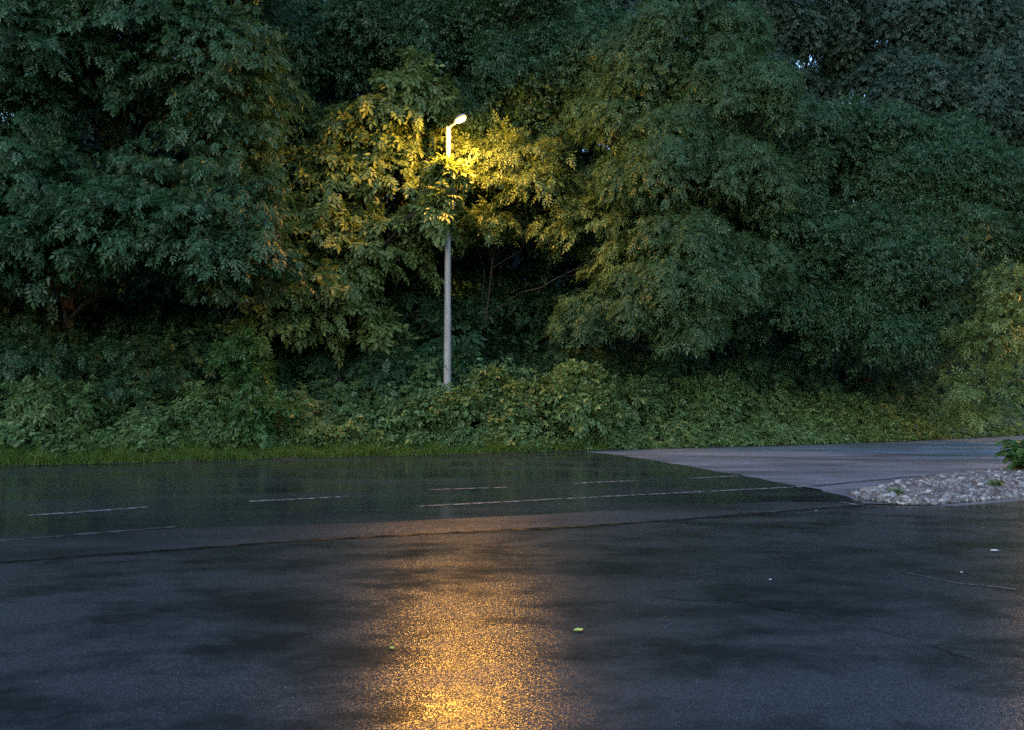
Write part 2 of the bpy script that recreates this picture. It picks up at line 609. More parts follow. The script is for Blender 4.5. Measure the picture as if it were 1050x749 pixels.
def lobe_leaves(T, c, r, dens, spray_L=1.3, nleaf=34, scale=1.0, face=0.4, droop=0.55, flatz=0.85, even=False):
    """one mass of foliage: drooping boughs all over an uneven ball"""
    area = 4 * math.pi * r * r
    k = max(6, int(area * dens))
    u = norm(rng.normal(size=(k, 3)))
    u[:, 2] = np.where(u[:, 2] < -0.45, -u[:, 2], u[:, 2])
    tocam = np.array((0, 0, CAM_H)) - c
    tocam[2] = 0; tocam /= np.linalg.norm(tocam)
    keep = (u @ tocam > -0.25) | (rng.random(k) < face)
    u = u[keep]; k = len(u)
    lump = 1 + 0.16 * np.sin(3.1 * u[:, 0] + c[0] * 7) + 0.14 * np.sin(4.3 * u[:, 2] + c[2] * 5) + 0.12 * np.sin(5.3 * u[:, 1] + c[1] * 3)
    if even:
        lump = 1 + 0.6 * (lump - 1)
    rho = rng.choice([0.9, 0.72, 0.45], k, p=[0.7, 0.2, 0.1] if even else [0.55, 0.3, 0.15]) * lump * rng.normal(1, 0.03 if even else 0.07, k)
    sl = np.minimum(spray_L, r * 0.8)
    o = norm(np.stack([u[:, 0], u[:, 1], u[:, 2] * 0.55 + 0.05], -1) + rng.normal(0, 0.25, (k, 3)))
    org = c + u * np.array((1, 1, flatz)) * (rho * r)[:, None] - o * sl * 0.45
    L = sl * rng.uniform(0.7, 1.35, k)
    W = sl * rng.uniform(0.45, 0.8, k)
    D = droop * rng.uniform(0.6, 1.4, k)
    pos, d, nrm = sprays(org, o, L, W, D, nleaf)
    # branches are kept clear of the lamp head and of the light under it
    rel = pos - LAMP
    rad = np.linalg.norm(rel[:, :2], axis=1)
    clear = (np.linalg.norm(rel, axis=1) < 0.9) | ((rel[:, 2] < 0) & (rad < 0.5))
    pos, d, nrm = pos[~clear], d[~clear], nrm[~clear]
    return place_mix(T, pos, d, nrm, scale * rng.uniform(0.65, 1.3, len(pos))), org


def place_mix(Ts, pos, d, nrm, scale):
    """the leaves shared out among several templates"""
    if not isinstance(Ts, list):
        return place(Ts, pos, d, nrm, scale)
    pick = rng.integers(0, len(Ts), len(pos))
    return merge([place(T, pos[pick == i], d[pick == i], nrm[pick == i], scale[pick == i]) for i, T in enumerate(Ts)])


def round_leaves(T, c, r, n_sub, per_m2, scale=1.0, flatz=0.9, hang=0.6):
    """a rounded mass: small domes of leaves all over a ball, the leaves hanging like shingles"""
    u = norm(rng.normal(size=(n_sub, 3)))
    u[:, 2] = np.where(u[:, 2] < -0.5, -u[:, 2], u[:, 2])
    tocam = np.array((0, 0, CAM_H)) - c
    tocam[2] = 0; tocam /= np.linalg.norm(tocam)
    keep = (u @ tocam > -0.3) | (rng.random(n_sub) < 0.4)
    u = u[keep]; k = len(u)
    sub = c + u * np.array((1, 1, flatz)) * (r * rng.uniform(0.5, 0.85, k))[:, None]
    rs = r * rng.uniform(0.26, 0.46, k)
    cnt = np.maximum(8, (2 * math.pi * rs * rs * per_m2).astype(int))
    idx = np.repeat(np.arange(k), cnt)
    N = len(idx)
    w = norm(rng.normal(size=(N, 3)) + 0.75 * u[idx] + np.array((0, 0, 0.35)))
    rad = rs[idx] * (1 - 0.45 * rng.random(N) ** 2.2)
    pos = sub[idx] + w * rad[:, None] * np.array((1.1, 1.1, 0.85))
    pos[:, 2] -= 0.35 * rs[idx] * np.maximum(0, 1 - w[:, 2]) * rng.random(N)
    pos += rng.normal(0, 0.05, (N, 3))
    rel = pos - LAMP
    clear = (np.linalg.norm(rel, axis=1) < 0.9) | ((rel[:, 2] < 0) & (np.linalg.norm(rel[:, :2], axis=1) < 0.5))
    pos, w, idx = pos[~clear], w[~clear], idx[~clear]
    N = len(pos)
    d = np.stack([w[:, 0], w[:, 1], -hang * (1 - 0.5 * w[:, 2])], -1) + rng.normal(0, 0.5, (N, 3))
    nrm = w + np.array((0, 0, 0.7)) + rng.normal(0, 0.35, (N, 3))
    return place_mix(T, pos, d, nrm, scale * rng.uniform(0.65, 1.3, N)), sub


def tube(pts, radii, seg=8):
    pts = np.array(pts, float)
    n = len(pts)
    d = norm(np.gradient(pts, axis=0))
    ref = np.where(np.abs(d[:, 2:3]) < 0.9, np.array((0, 0, 1.0)), np.array((1.0, 0, 0)))
    a = norm(np.cross(d, ref)); b_ = np.cross(d, a)
    ang = np.linspace(0, 2 * math.pi, seg, endpoint=False)
    V = pts[:, None] + np.array(radii)[:, None, None] * (np.cos(ang)[None, :, None] * a[:, None] + np.sin(ang)[None, :, None] * b_[:, None])
    V = V.reshape(-1, 3)
    i, j = np.meshgrid(np.arange(n - 1), np.arange(seg), indexing='ij')
    i, j = i.ravel(), j.ravel()
    j2 = (j + 1) % seg
    F = np.stack([i * seg + j, i * seg + j2, (i + 1) * seg + j2, (i + 1) * seg + j], -1)
    return V, F


def curve(a, b_, sag, n=7, wob=0.1):
    t = np.linspace(0, 1, n)[:, None]
    p = a + (b_ - a) * t
    p[:, 2] += sag * np.sin(np.pi * t[:, 0])
    p[1:-1] += rng.normal(0, wob, (n - 2, 3))
    return p


def twig(n, spread, ll, lw, seed, six=False):
    """a short twig with single leaves turned every way"""
    r = np.random.default_rng(seed)
    Vs, Fs, k = [], [], 0
    for i in range(n):
        p = np.array((spread * (i + .5) / n, r.normal(0, spread * .16), r.normal(0, spread * .10)))
        a = r.uniform(-1.3, 1.3)
        d = norm(np.array((math.cos(a), math.sin(a), r.uniform(-.7, .15))))
        up = norm(np.array((r.normal(0, .35), r.normal(0, .35), 1.0)))
        sd = norm(np.cross(up, d)); up = np.cross(d, sd)
        l, w = ll * r.uniform(.7, 1.25), lw * r.uniform(.75, 1.2)
        if six:
            pts = [p, p + d * l * .33 + sd * w * .5 + up * w * .16, p + d * l * .68 + sd * w * .42 + up * w * .1, p + d * l - up * l * .12,
                   p + d * l * .68 - sd * w * .42 + up * w * .1, p + d * l * .33 - sd * w * .5 + up * w * .16]
            Fs += [(k, k + 1, k + 2, k + 3), (k, k + 3, k + 4, k + 5)]; k += 6
        else:
            pts = [p, p + d * l * .45 + sd * w * .5 + up * w * .12, p + d * l - up * l * .1, p + d * l * .45 - sd * w * .5 + up * w * .12]
            Fs += [(k, k + 1, k + 2, k + 3)]; k += 4
        Vs += pts
    return np.array(Vs), np.array(Fs)


LEAF = {
    'ash': [compound(3, 0.26, 0.14, 0.052, 0.30), compound(2, 0.20, 0.14, 0.055, 0.35), twig(6, 0.26, 0.13, 0.06, 1)],
    'fine': [twig(7, 0.26, 0.12, 0.058, 2), twig(6, 0.22, 0.11, 0.055, 3), compound(2, 0.18, 0.12, 0.048, 0.35)],
    'walnut': [compound(3, 0.34, 0.20, 0.095, 0.30, six=True), compound(2, 0.26, 0.22, 0.105, 0.35, six=True), twig(4, 0.26, 0.20, 0.10, 4, True)],
    'locust': [compound(3, 0.30, 0.16, 0.075, 0.25), compound(2, 0.22, 0.17, 0.080, 0.3), twig(6, 0.28, 0.15, 0.075, 5)],
    'big': [compound(2, 0.42, 0.34, 0.17, 0.25), twig(5, 0.42, 0.28, 0.16, 6)],
    'nettle': [compound(2, 0.15, 0.10, 0.062, 0.15), twig(5, 0.16, 0.10, 0.06, 7)],
    'bramble': [compound(1, 0.09, 0.10, 0.075, 0.1, six=True), twig(4, 0.14, 0.10, 0.075, 8, True)],
    'sprig': [compound(3, 0.22, 0.12, 0.05, 0.15), twig(6, 0.20, 0.11, 0.05, 9)],
}


def tree(name, label, base_px, base_Y, lobes, leaf, mat, dens=1.25, nleaf=34, spray_L=1.3, scale=1.0, trunk_r=0.2,
         droop=0.55, group=None, flatz=0.85, fill=0.4, even=False):
    """lobes: (px, py, depth, radius in m)"""
    bx = (base_px - CX) / FPX * base_Y
    bz = float(bank_h(np.array(bx), np.array(base_Y))) - 0.1
    root = empty(name, (bx, base_Y, bz))
    tag(root, label, 'tree', group)
    base = np.array((bx, base_Y, bz))
    cs = [P(a, b_, Y) for a, b_, Y, r in lobes]
    top = np.mean(cs, axis=0)
    wood, leaves = [], []
    tr = curve(base, np.array((0.5 * bx + 0.5 * top[0], 0.5 * base_Y + 0.5 * top[1], max(top[2], bz + 2))), 0, 9, 0.08)
    H = len(tr)
    wood.append(tube(tr, np.linspace(trunk_r, trunk_r * 0.45, H), 10))
    for (a, b_, Y, r), c in zip(lobes, cs):
        st = tr[min(H - 1, max(3, int(H * 0.45 + rng.integers(0, 4))))]
        lm = curve(st, c, 0.5, 8, 0.12)
        wood.append(tube(lm, np.linspace(trunk_r * 0.42, trunk_r * 0.14, 8), 7))
        if even:
            (Vv, Ff), org = round_leaves(LEAF[leaf], c, r * 1.08, int(16 + 5 * r), even, scale, flatz)
        else:
            (Vv, Ff), org = lobe_leaves(LEAF[leaf], c, r, dens, spray_L, nleaf, scale, droop=droop, flatz=flatz)
        leaves.append((Vv, Ff))
        # shaded leaves deeper in the crown
        cf = c + np.array((c[0], c[1], 0)) / np.linalg.norm(c[:2]) * r * 0.75 - np.array((0, 0, 0.25 * r))
        leaves.append(lobe_leaves(LEAF[leaf], cf, r * 1.05, dens * fill, spray_L, nleaf, scale * 1.2, droop=droop, flatz=flatz)[0])
        for q in org[rng.permutation(len(org))[:14]]:
            br = curve(lm[rng.integers(4, 8)], q, 0.15, 5, 0.06)
            wood.append(tube(br, np.linspace(trunk_r * 0.13, 0.012, 5), 5))
    Vv, Ff = merge(wood)
    quads_obj('trunk', Vv, Ff, M['bark'], root, True)
    Vv, Ff = merge(leaves)
    quads_obj('crown', Vv, Ff, mat, root)
    return root


FG = 'trees along the far side of the road'
# ---- left
tree('broadleaf_tree', 'tall dark green tree with drooping fingered leaves filling the upper left corner', 150, 28.0,
     [(40, 60, 21.5, 2.6), (150, 30, 22.0, 2.6), (215, 70, 22.0, 2.0), (235, 135, 21.8, 1.4), (60, -50, 22.5, 3.0), (190, -40, 23, 2.8),
      (-50, 20, 22, 2.8), (30, 120, 21.2, 1.3)],
     'locust', M['leaf_dark'], 3.2, 28, 0.85, 0.78, trunk_r=0.2, group=FG)
tree('broadleaf_tree', 'dark tree with low hanging boughs left of the lit walnut, below the corner crown', 60, 26.0,
     [(10, 190, 19.8, 1.5), (30, 250, 19.6, 1.5), (110, 235, 19.6, 1.5), (185, 245, 19.8, 1.5), (245, 260, 20.0, 1.3), (235, 205, 20.6, 1.3),
      (150, 185, 20.6, 1.1), (-60, 240, 19.5, 2.2), (-160, 150, 20, 2.8)],
     'locust', M['leaf_dark'], 3.2, 28, 0.85, 0.78, trunk_r=0.22, group=FG, flatz=0.7)
# ---- walnut at the lamp
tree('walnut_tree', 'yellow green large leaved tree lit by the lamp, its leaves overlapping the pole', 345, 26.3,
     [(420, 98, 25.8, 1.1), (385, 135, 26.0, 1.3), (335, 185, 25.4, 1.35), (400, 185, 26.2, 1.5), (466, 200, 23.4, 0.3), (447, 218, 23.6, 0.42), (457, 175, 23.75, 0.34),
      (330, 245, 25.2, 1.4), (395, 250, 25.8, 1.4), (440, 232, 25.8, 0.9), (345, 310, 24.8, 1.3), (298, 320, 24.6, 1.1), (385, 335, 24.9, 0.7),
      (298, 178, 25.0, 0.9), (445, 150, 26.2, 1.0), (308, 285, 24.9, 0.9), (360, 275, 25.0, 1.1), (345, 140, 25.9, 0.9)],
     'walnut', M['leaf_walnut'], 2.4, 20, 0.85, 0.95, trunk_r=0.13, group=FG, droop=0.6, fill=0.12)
# ---- behind the lamp
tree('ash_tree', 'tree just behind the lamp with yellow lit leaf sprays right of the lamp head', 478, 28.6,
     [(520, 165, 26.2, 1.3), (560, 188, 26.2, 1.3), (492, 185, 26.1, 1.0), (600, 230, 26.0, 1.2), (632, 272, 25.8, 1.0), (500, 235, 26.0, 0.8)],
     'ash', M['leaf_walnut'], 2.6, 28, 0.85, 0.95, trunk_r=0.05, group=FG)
tree('broadleaf_tree', 'shadowed tall tree rising behind the lit walnut and the lamp head', 400, 30.0,
     [(310, 70, 28, 2.3), (390, 50, 28.5, 2.4), (450, 60, 28.5, 2.3), (350, -20, 29, 2.6), (460, -30, 29, 2.6), (290, 150, 27, 2.2), (530, 10, 29, 2.2),
      (430, 140, 28.5, 2.2), (280, 220, 27.5, 2.0), (590, 135, 28, 2.0), (530, 90, 28.2, 2.2), (595, 75, 28.2, 2.2), (490, 140, 28, 1.9), (520, 220, 29, 2.2)],
     'fine', M['leaf_dark'], 1.2, 28, 1.0, 1.15, even=60, trunk_r=0.28, group=FG)
# ---- centre right
tree('ash_tree', 'broad domed green tree right of the lamp with the tallest rounded top', 690, 30.5,
     [(690, 70, 26.0, 2.6), (645, 120, 26.6, 2.0), (745, 115, 25.8, 2.0), (690, 190, 25.0, 2.2), (755, 200, 25.4, 1.9), (645, 200, 26.6, 1.7),
      (700, 275, 24.6, 1.9), (650, 310, 25.0, 1.3), (760, 285, 24.8, 1.7), (700, 335, 24.4, 1.1), (600, 330, 25.6, 1.0)],
     'ash', M['leaf_mid'], 2.6, 26, 0.7, 0.85, even=90, trunk_r=0.28, group=FG)
# ---- right
tree('ash_tree', 'wide green tree on the right with smooth overhanging crown above the side road', 880, 35.0,
     [(830, 165, 28.0, 2.2), (890, 180, 28.5, 2.4), (955, 185, 29.5, 2.4), (830, 250, 27.4, 2.1), (900, 265, 27.6, 2.2), (965, 265, 28.5, 2.2),
      (1020, 215, 30, 2.4), (1045, 270, 29.5, 2.0), (800, 310, 27.2, 1.6), (870, 330, 27.2, 1.6), (925, 345, 27.4, 1.3), (985, 330, 28, 1.5), (1105, 240, 30.5, 2.3), (1165, 290, 31, 2.3)],
     'fine', M['leaf_dark'], 2.4, 26, 0.7, 0.95, even=85, trunk_r=0.3, group=FG, droop=0.65)
# ---- far back
BG = 'taller trees further back'
tree('maple_tree', 'tall blue green tree in the upper right corner behind the wide green tree', 970, 43.0,
     [(930, 110, 40, 3.2), (990, 120, 40, 3.2), (960, 45, 41, 3.4), (1030, 70, 41, 3.2), (910, 30, 42, 3.0), (985, -15, 42, 3.2), (1060, 130, 40, 3.2), (945, 190, 38, 2.6), (1020, 210, 38, 2.6), (880, 180, 38, 2.2), (1110, 190, 38, 3.0), (1120, 95, 39, 3.2), (1185, 210, 38, 3.0)],
     'big', M['leaf_far'], 0.6, 26, 1.5, 0.5, even=48, trunk_r=0.4, group=BG)
tree('broadleaf_tree', 'dark far tree at the top between domed and corner trees, pale sky in gaps', 800, 46.0,
     [(780, 30, 44, 3.2), (830, 50, 45, 2.6), (850, 10, 45, 3.0), (760, 90, 43, 2.6), (730, -10, 44, 3.4), (880, 75, 45, 2.0), (735, 140, 42, 2.4), (750, 200, 41, 2.4), (800, 150, 42, 1.8), (790, 110, 43, 1.0), (822, 84, 43, 0.8), (812, 100, 43, 1.2), (835, 105, 43, 1.2), (660, 205, 36, 2.4), (720, 220, 37, 2.2), (800, 195, 37, 2.2), (690, 150, 38, 2.4)],
     'big', M['leaf_far'], 0.6, 26, 1.5, 0.5, even=46, trunk_r=0.4, group=BG)
tree('broadleaf_tree', 'dark far tree at the top edge above the lamp and the domed tree', 610, 42.0,
     [(580, 10, 38, 3.4), (650, -10, 39, 3.4), (510, -20, 38, 3.4), (620, 70, 37, 3.0), (450, 0, 38, 3.2), (505, 110, 36, 2.4), (540, 60, 37, 2.6), (565, 160, 35, 2.3), (600, 205, 35, 2.0), (500, 190, 34, 2.0)],
     'big', M['leaf_far'], 0.6, 26, 1.5, 0.5, even=46, trunk_r=0.4, group=BG)
tree('broadleaf_tree', 'dark far tree at the top edge above the left crown and walnut', 260, 40.0,
     [(280, 0, 34, 3.2), (220, -30, 35, 3.4), (330, -50, 35, 3.4), (120, -60, 35, 3.6), (270, 80, 34, 2.6), (140, 120, 33, 2.4), (80, 110, 33, 2.2), (200, 160, 33, 2.0), (20, 100, 33, 2.2), (95, 170, 32, 2.2), (350, 110, 33, 2.4), (160, 170, 32, 1.8)],
     'big', M['leaf_far'], 0.6, 26, 1.5, 0.5, even=46, trunk_r=0.4, group=BG)
# ---- right edge, lit from behind by the second lamp
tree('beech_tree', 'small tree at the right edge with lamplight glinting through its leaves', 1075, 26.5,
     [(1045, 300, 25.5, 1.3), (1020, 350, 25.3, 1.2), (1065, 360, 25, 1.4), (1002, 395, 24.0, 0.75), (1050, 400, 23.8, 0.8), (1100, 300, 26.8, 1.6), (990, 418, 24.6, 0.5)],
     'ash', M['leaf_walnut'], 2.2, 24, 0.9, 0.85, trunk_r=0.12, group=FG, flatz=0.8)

# ------------------------------------------------------------------ dark wood behind everything (one mass)
parts = []
for i in range(46):
    for lev in range(5):
        x = -48 + 2.4 * i + rng.uniform(-.6, .6)
        if lev == 4 and 7 < x < 24: continue
        t = 8.5 + 1.6 * lev + rng.uniform(-1, 1)
        y = float(edge_y(x)) + t
        z = float(bank_h(np.array(x), np.array(y))) + 1.2 + 1.0 * lev + rng.uniform(-.5, .5)
        (Vv, Ff), _ = lobe_leaves(LEAF['big'], np.array((x, y, z)), rng.uniform(1.9, 2.5), 0.85, 1.4, 20, 0.95, face=0.2)
        parts.append((Vv, Ff))
Vv, Ff = merge(parts)
tag(quads_obj('woodland', Vv, Ff, M['leaf_dark']), kind='stuff')

# ------------------------------------------------------------------ undergrowth on the bank (ground cover, one mass)


def height_env(x, t):
    """top of the thicket above the bank soil, t metres behind the road edge"""
    h = 0.18 + 0.62 * np.minimum(t, 2.6) ** 0.8
    h = h * (1 + 0.26 * np.sin(0.9 * x + 1.3 * t) + 0.24 * np.sin(2.3 * x - 1.9 * t + 1) + 0.22 * np.sin(4.7 * x + 3.1 * t) + 0.14 * np.sin(9.1 * x - 5 * t))
    mid = np.exp(-((x - 0.5) / 6.0) ** 2)
    return h * (0.60 + 0.46 * mid)


def thicket(n, x0, x1, t0, t1, T, scale, top_bias=2.2):
    x = rng.uniform(x0, x1, n)
    t = t0 + (t1 - t0) * rng.random(n) ** 1.25
    t = t + np.where(x < 0, 0.30, 0.0) + np.where(x < -3.5, 0.25, 0.0)
    clump = np.sin(3.3 * x + 2.1 * t) + np.sin(6.1 * x - 3.7 * t + 2) + np.sin(1.7 * x + 5.3 * t)
    ok = clump + rng.normal(0, 0.8, n) > -0.7
    x, t = x[ok], t[ok]
    n = len(x)
    y = edge_y(x) + t / 0.93
    hz = height_env(x, t)
    f = rng.beta(top_bias, 1.0, n)
    z = bank_h(x, y) + hz * f
    # leaning outward over the road
    pos = np.stack([x, y - 0.10 * f, z], -1) + rng.normal(0, 0.04, (n, 3))
    a = rng.uniform(0, 2 * math.pi, n)
    d = np.stack([np.cos(a), np.sin(a) - 0.35, rng.uniform(-0.55, 0.45, n)], -1)
    up = np.stack([rng.normal(0, .45, n), rng.normal(-0.8, .45, n), np.ones(n)], -1)
    return place_mix(T, pos, d, up, scale * rng.uniform(0.6, 1.35, n))


parts = [thicket(54000, -26, 34, 0.05, 4.2, LEAF['nettle'], 1.0),
         thicket(24000, -26, 34, 0.05, 3.6, LEAF['bramble'], 1.15),
         thicket(9000, -26, 34, 0.3, 5.0, LEAF['sprig'], 1.2, 3.5)]
Vv, Ff = merge(parts)
tag(quads_obj('undergrowth', Vv, Ff, M['leaf_under']), kind='stuff')

# understorey in the shade behind the thicket
n = 9000
parts = []
for k in range(230):
    x = rng.uniform(-26, 34) if k < 150 else -28 + 64 * (k - 150) / 80
    y = float(edge_y(x)) + (rng.uniform(3.8, 8.0) if k < 150 else 8.5)
    z = float(bank_h(np.array(x), np.array(y))) + (rng.uniform(0.2, 2.2) if k < 150 else rng.uniform(0.8, 4.8))
    (Vv, Ff), _ = lobe_leaves(LEAF['locust'], np.array((x, y, z)), rng.uniform(0.8, 1.6), 2.0, 0.8, 20, 0.8, face=0.2)
    parts.append((Vv, Ff))
Vv, Ff = merge(parts)
tag(quads_obj('understorey', Vv, Ff, M['leaf_dark']), kind='stuff')


def blades(n, x0, x1, t0, t1, h):
    x = rng.uniform(x0, x1, n); t = rng.uniform(t0, t1, n)
    y = edge_y(x) + t / 0.93
    z = bank_h(x, y)
    b0 = np.stack([x, y, z], -1)
    lean = np.stack([rng.normal(0, .35, n), rng.normal(-.3, .35, n), np.ones(n)], -1)
    hh = h * rng.uniform(0.35, 1.3, n) * (1 + 0.45 * np.sin(2.1 * x) * np.sin(5.3 * x + 4 * t))
    a = rng.uniform(0, math.pi, n)
    w = np.stack([np.cos(a), np.sin(a), 0 * a], -1) * 0.007
    mid = b0 + lean * (hh * 0.6)[:, None]
    tip = b0 + lean * hh[:, None] + np.stack([lean[:, 0], lean[:, 1], -0.35 + 0 * a], -1) * (hh * 0.5)[:, None]
    V = np.stack([b0 - w, b0 + w, mid + w * .8, mid - w * .8, tip + w * .2, tip - w * .2], 1).reshape(-1, 3)
    k = np.arange(n)[:, None] * 6
    F = np.concatenate([k + np.array((0, 1, 2, 3)), k + np.array((3, 2, 4, 5))])
    return V, F


parts = [blades(60000, -24, 3, -0.08, 0.95, 0.24), blades(6000, 1, 34, -0.02, 0.5, 0.16), blades(5000, -22, -4, 0.5, 2.0, 0.5)]
Vv, Ff = merge(parts)
tag(quads_obj('grass', Vv, Ff, M['grass']), kind='stuff')


# ------------------------------------------------------------------ bushes one can tell apart
def bush(name, label, px, py_top, t_back, r, mat, leaf='nettle', dens=9, nleaf=20, scale=1.0, h=None, group=None, n_stem=9, lobes=5, rl_k=1.0):
    # px at the road edge column, t_back metres behind the edge
    Y = 20.0
    for _ in range(12):
        x = (px - CX) / FPX * Y
        Y = float(edge_y(x)) + t_back
    x = (px - CX) / FPX * Y
    z0 = float(bank_h(np.array(x), np.array(Y)))
    top = P(px, py_top, Y)[2]
    base = np.array((x, Y, z0 - 0.05))
    root = empty(name, base)
    tag(root, label, 'bush', group)
    wood, lv = [], []
    H = top - z0
    for k in range(lobes):
        a = rng.uniform(0, 2 * math.pi)
        rr = r * rng.uniform(0.1, 0.7)
        c = np.array((x + math.cos(a) * rr, Y + 0.6 * math.sin(a) * rr, z0 + H * rng.uniform(0.35, 0.8)))
        rl = r * rng.uniform(0.42, 0.6) * rl_k
        if rl_k < 1: c[0] = x + rng.uniform(-1, 1) * r; c[2] = z0 + H * rng.uniform(0.2, 0.75)
        c[2] = min(c[2], top - rl * 0.85)
        (Vv, Ff), org = lobe_leaves(LEAF[leaf], c, rl, dens, 0.5, nleaf, scale, face=0.5, droop=0.4)
        lv.append((Vv, Ff))
        wood.append(tube(curve(base, c, 0.1, 6, 0.04), np.linspace(0.03, 0.012, 6), 6))
        for q in org[:n_stem]:
            wood.append(tube(curve(c, q, 0.03, 4, 0.02), np.linspace(0.012, 0.004, 4), 4))
    Vv, Ff = merge(wood); quads_obj('stem', Vv, Ff, M['bark'], root, True)
    Vv, Ff = merge(lv); quads_obj('foliage', Vv, Ff, mat, root)
    return root


BU = 'bushes on the bank'
bush('bush', 'fresh green round bush under the hanging boughs left of the walnut', 252, 335, 1.6, 1.0, M['leaf_bright'], 'sprig', 6, 24, 1.0, group=BU)
bush('bush', 'low fresh green bush near the grass edge below the round green bush', 272, 405, 0.9, 0.75, M['leaf_bright'], 'nettle', 9, 22, 1.0, group=BU)
bush('bush', 'lamplit yellowish bramble bush at the right foot of the lamp pole', 535, 376, 1.7, 2.4, M['leaf_under'], 'bramble', 9, 24, 1.1, group=BU, lobes=20, rl_k=0.5)
bush('bush', 'lamplit bramble bush at the left foot of the lamp pole', 425, 392, 1.3, 1.5, M['leaf_under'], 'bramble', 9, 22, 1.05, group=BU, lobes=12, rl_k=0.55)
bush('bush', 'green bush at the outer rim of the lamplight, below the domed tree', 620, 388, 2.0, 1.3, M['leaf_under'], 'nettle', 9, 24, 1.1, group=BU, lobes=6)
bush('bush', 'broad dim green bush under the smooth overhanging crown of the wide tree', 725, 390, 2.2, 1.5, M['leaf_under'], 'nettle', 8, 24, 1.15, group=BU, lobes=7)
bush('bush', 'dark bush on the left end of the bank among tall weeds', 60, 395, 1.8, 1.2, M['leaf_under'], 'nettle', 8, 22, 1.1, group=BU)
bush('bush', 'dim low bush on the bank near the bend of the side road', 860, 412, 1.8, 1.3, M['leaf_under'], 'nettle', 8, 22, 1.15, group=BU)

# ------------------------------------------------------------------ street lamps
def lathe(c, prof, seg=20):
    n = len(prof)
    ang = np.linspace(0, 2 * math.pi, seg, endpoint=False)
    V = np.array([(c[0] + r * math.cos(a), c[1] + r * math.sin(a), c[2] + z) for r, z in prof for a in ang])
    i, j = np.meshgrid(np.arange(n - 1), np.arange(seg), indexing='ij')
    i, j = i.ravel(), j.ravel(); j2 = (j + 1) % seg
    return V, np.stack([i * seg + j, i * seg + j2, (i + 1) * seg + j2, (i + 1) * seg + j], -1)


def street_lamp(base, top_z, yaw, label, energy, r0=0.135, r1=0.075):
    base = np.array(base, float)
    root = empty('street_lamp', base)
    tag(root, label, 'street lamp', 'street lamps')
    H = top_z - base[2]
    V, F = lathe(base, [(r0 * 1.25, -0.3), (r0 * 1.25, 0.08), (r0, 0.12), (r0 * 0.97, 1.2), (r0 * 0.93, 1.22)] +
                 [(r0 * 0.93 + (r1 - r0 * 0.93) * t, 1.22 + (H - 1.22) * t) for t in np.linspace(0.05, 1, 12)] +
                 [(r1 * 0.7, H + 0.03), (0.001, H + 0.04)])
    quads_obj('pole', V, F, M['pole'], root, True)
    # inspection hatch on the pole
    hx, hy = base[0] + 0.0, base[1] - r0 * 0.98
    hv = [(hx - .05, hy - .012, base[2] + .55), (hx + .05, hy - .012, base[2] + .55), (hx + .05, hy - .010, base[2] + .95), (hx - .05, hy - .010, base[2] + .95),
          (hx - .05, hy + .03, base[2] + .55), (hx + .05, hy + .03, base[2] + .55), (hx + .05, hy + .03, base[2] + .95), (hx - .05, hy + .03, base[2] + .95)]
    mesh_obj('hatch', hv, [(0, 1, 2, 3), (4, 7, 6, 5), (0, 4, 5, 1), (1, 5, 6, 2), (2, 6, 7, 3), (3, 7, 4, 0)], M['steel'], root)
    d = np.array((math.cos(yaw), math.sin(yaw), 0.0))
    sd = np.array((-d[1], d[0], 0))
    up = np.array((0, 0, 1.0))
    top = base + up * (H - 0.05)
    tilt = 0.06
    arm = [top - up * .05, top + d * 0.06 + up * 0.03, top + d * 0.20 + up * 0.05, top + d * 0.4 + up * 0.055, top + d * 0.6 + up * 0.06]
    V, F = tube(arm, [0.05, 0.045, 0.042, 0.038, 0.038], 10)
    quads_obj('bracket', V, F, M['housing'], root, True)
    # luminaire: rounded lozenge shell, glass bowl under it
    o = top + d * 0.42 + up * 0.02
    dx = norm(d + up * tilt)
    uz = np.cross(dx, sd)
    if uz[2] < 0: uz = -uz
    secs = [(0.0, .05, .05), (.08, .085, .085), (.22, .135, .115), (.42, .160, .120), (.60, .145, .10), (.72, .095, .07), (.77, .02, .02)]
    seg = 18
    V, F = [], []
    for s, w, h in secs:
        for k in range(seg):
            a = math.pi * k / (seg - 1)
            V.append(o + dx * s + sd * (w * math.cos(a)) + uz * (h * math.sin(a)))
    for i in range(len(secs) - 1):
        for k in range(seg - 1):
            F.append((i * seg + k, i * seg + k + 1, (i + 1) * seg + k + 1, (i + 1) * seg + k))
        F.append((i * seg + seg - 1, i * seg, (i + 1) * seg, (i + 1) * seg + seg - 1))
    hs = mesh_obj('housing', V, F, M['housing'], root, True)
    V, F = [], []
    gsecs = [(.14, .02, .01), (.20, .085, .05), (.32, .125, .10), (.46, .14, .125), (.58, .12, .10), (.68, .075, .05), (.73, .02, .01)]
    seg = 16
    for s, w, h in gsecs:
        for k in range(seg):
            a = math.pi * k / (seg - 1)
            V.append(o + dx * s + sd * (w * math.cos(a)) - uz * (0.004 + 0.45 * h * math.sin(a)))
    for i in range(len(gsecs) - 1):
        for k in range(seg - 1):
            F.append((i * seg + k, i * seg + k + 1, (i + 1) * seg + k + 1, (i + 1) * seg + k))
    gl = mesh_obj('lens', V, F, M['lens'], hs, True)
    gl.location = (0, 0, 0)
    ld = bpy.data.lights.new('lamp_light', 'POINT')
    ld.energy = energy
    ld.color = (1.0, 0.45, 0.07)
    ld.shadow_soft_size = 0.04
    lo = bpy.data.objects.new('lamp_light', ld)
    col.objects.link(lo)
    lo.parent = root
    p = o + dx * 0.44 - uz * 0.105 - base
    lo.location = [float(v) for v in p]
    return root


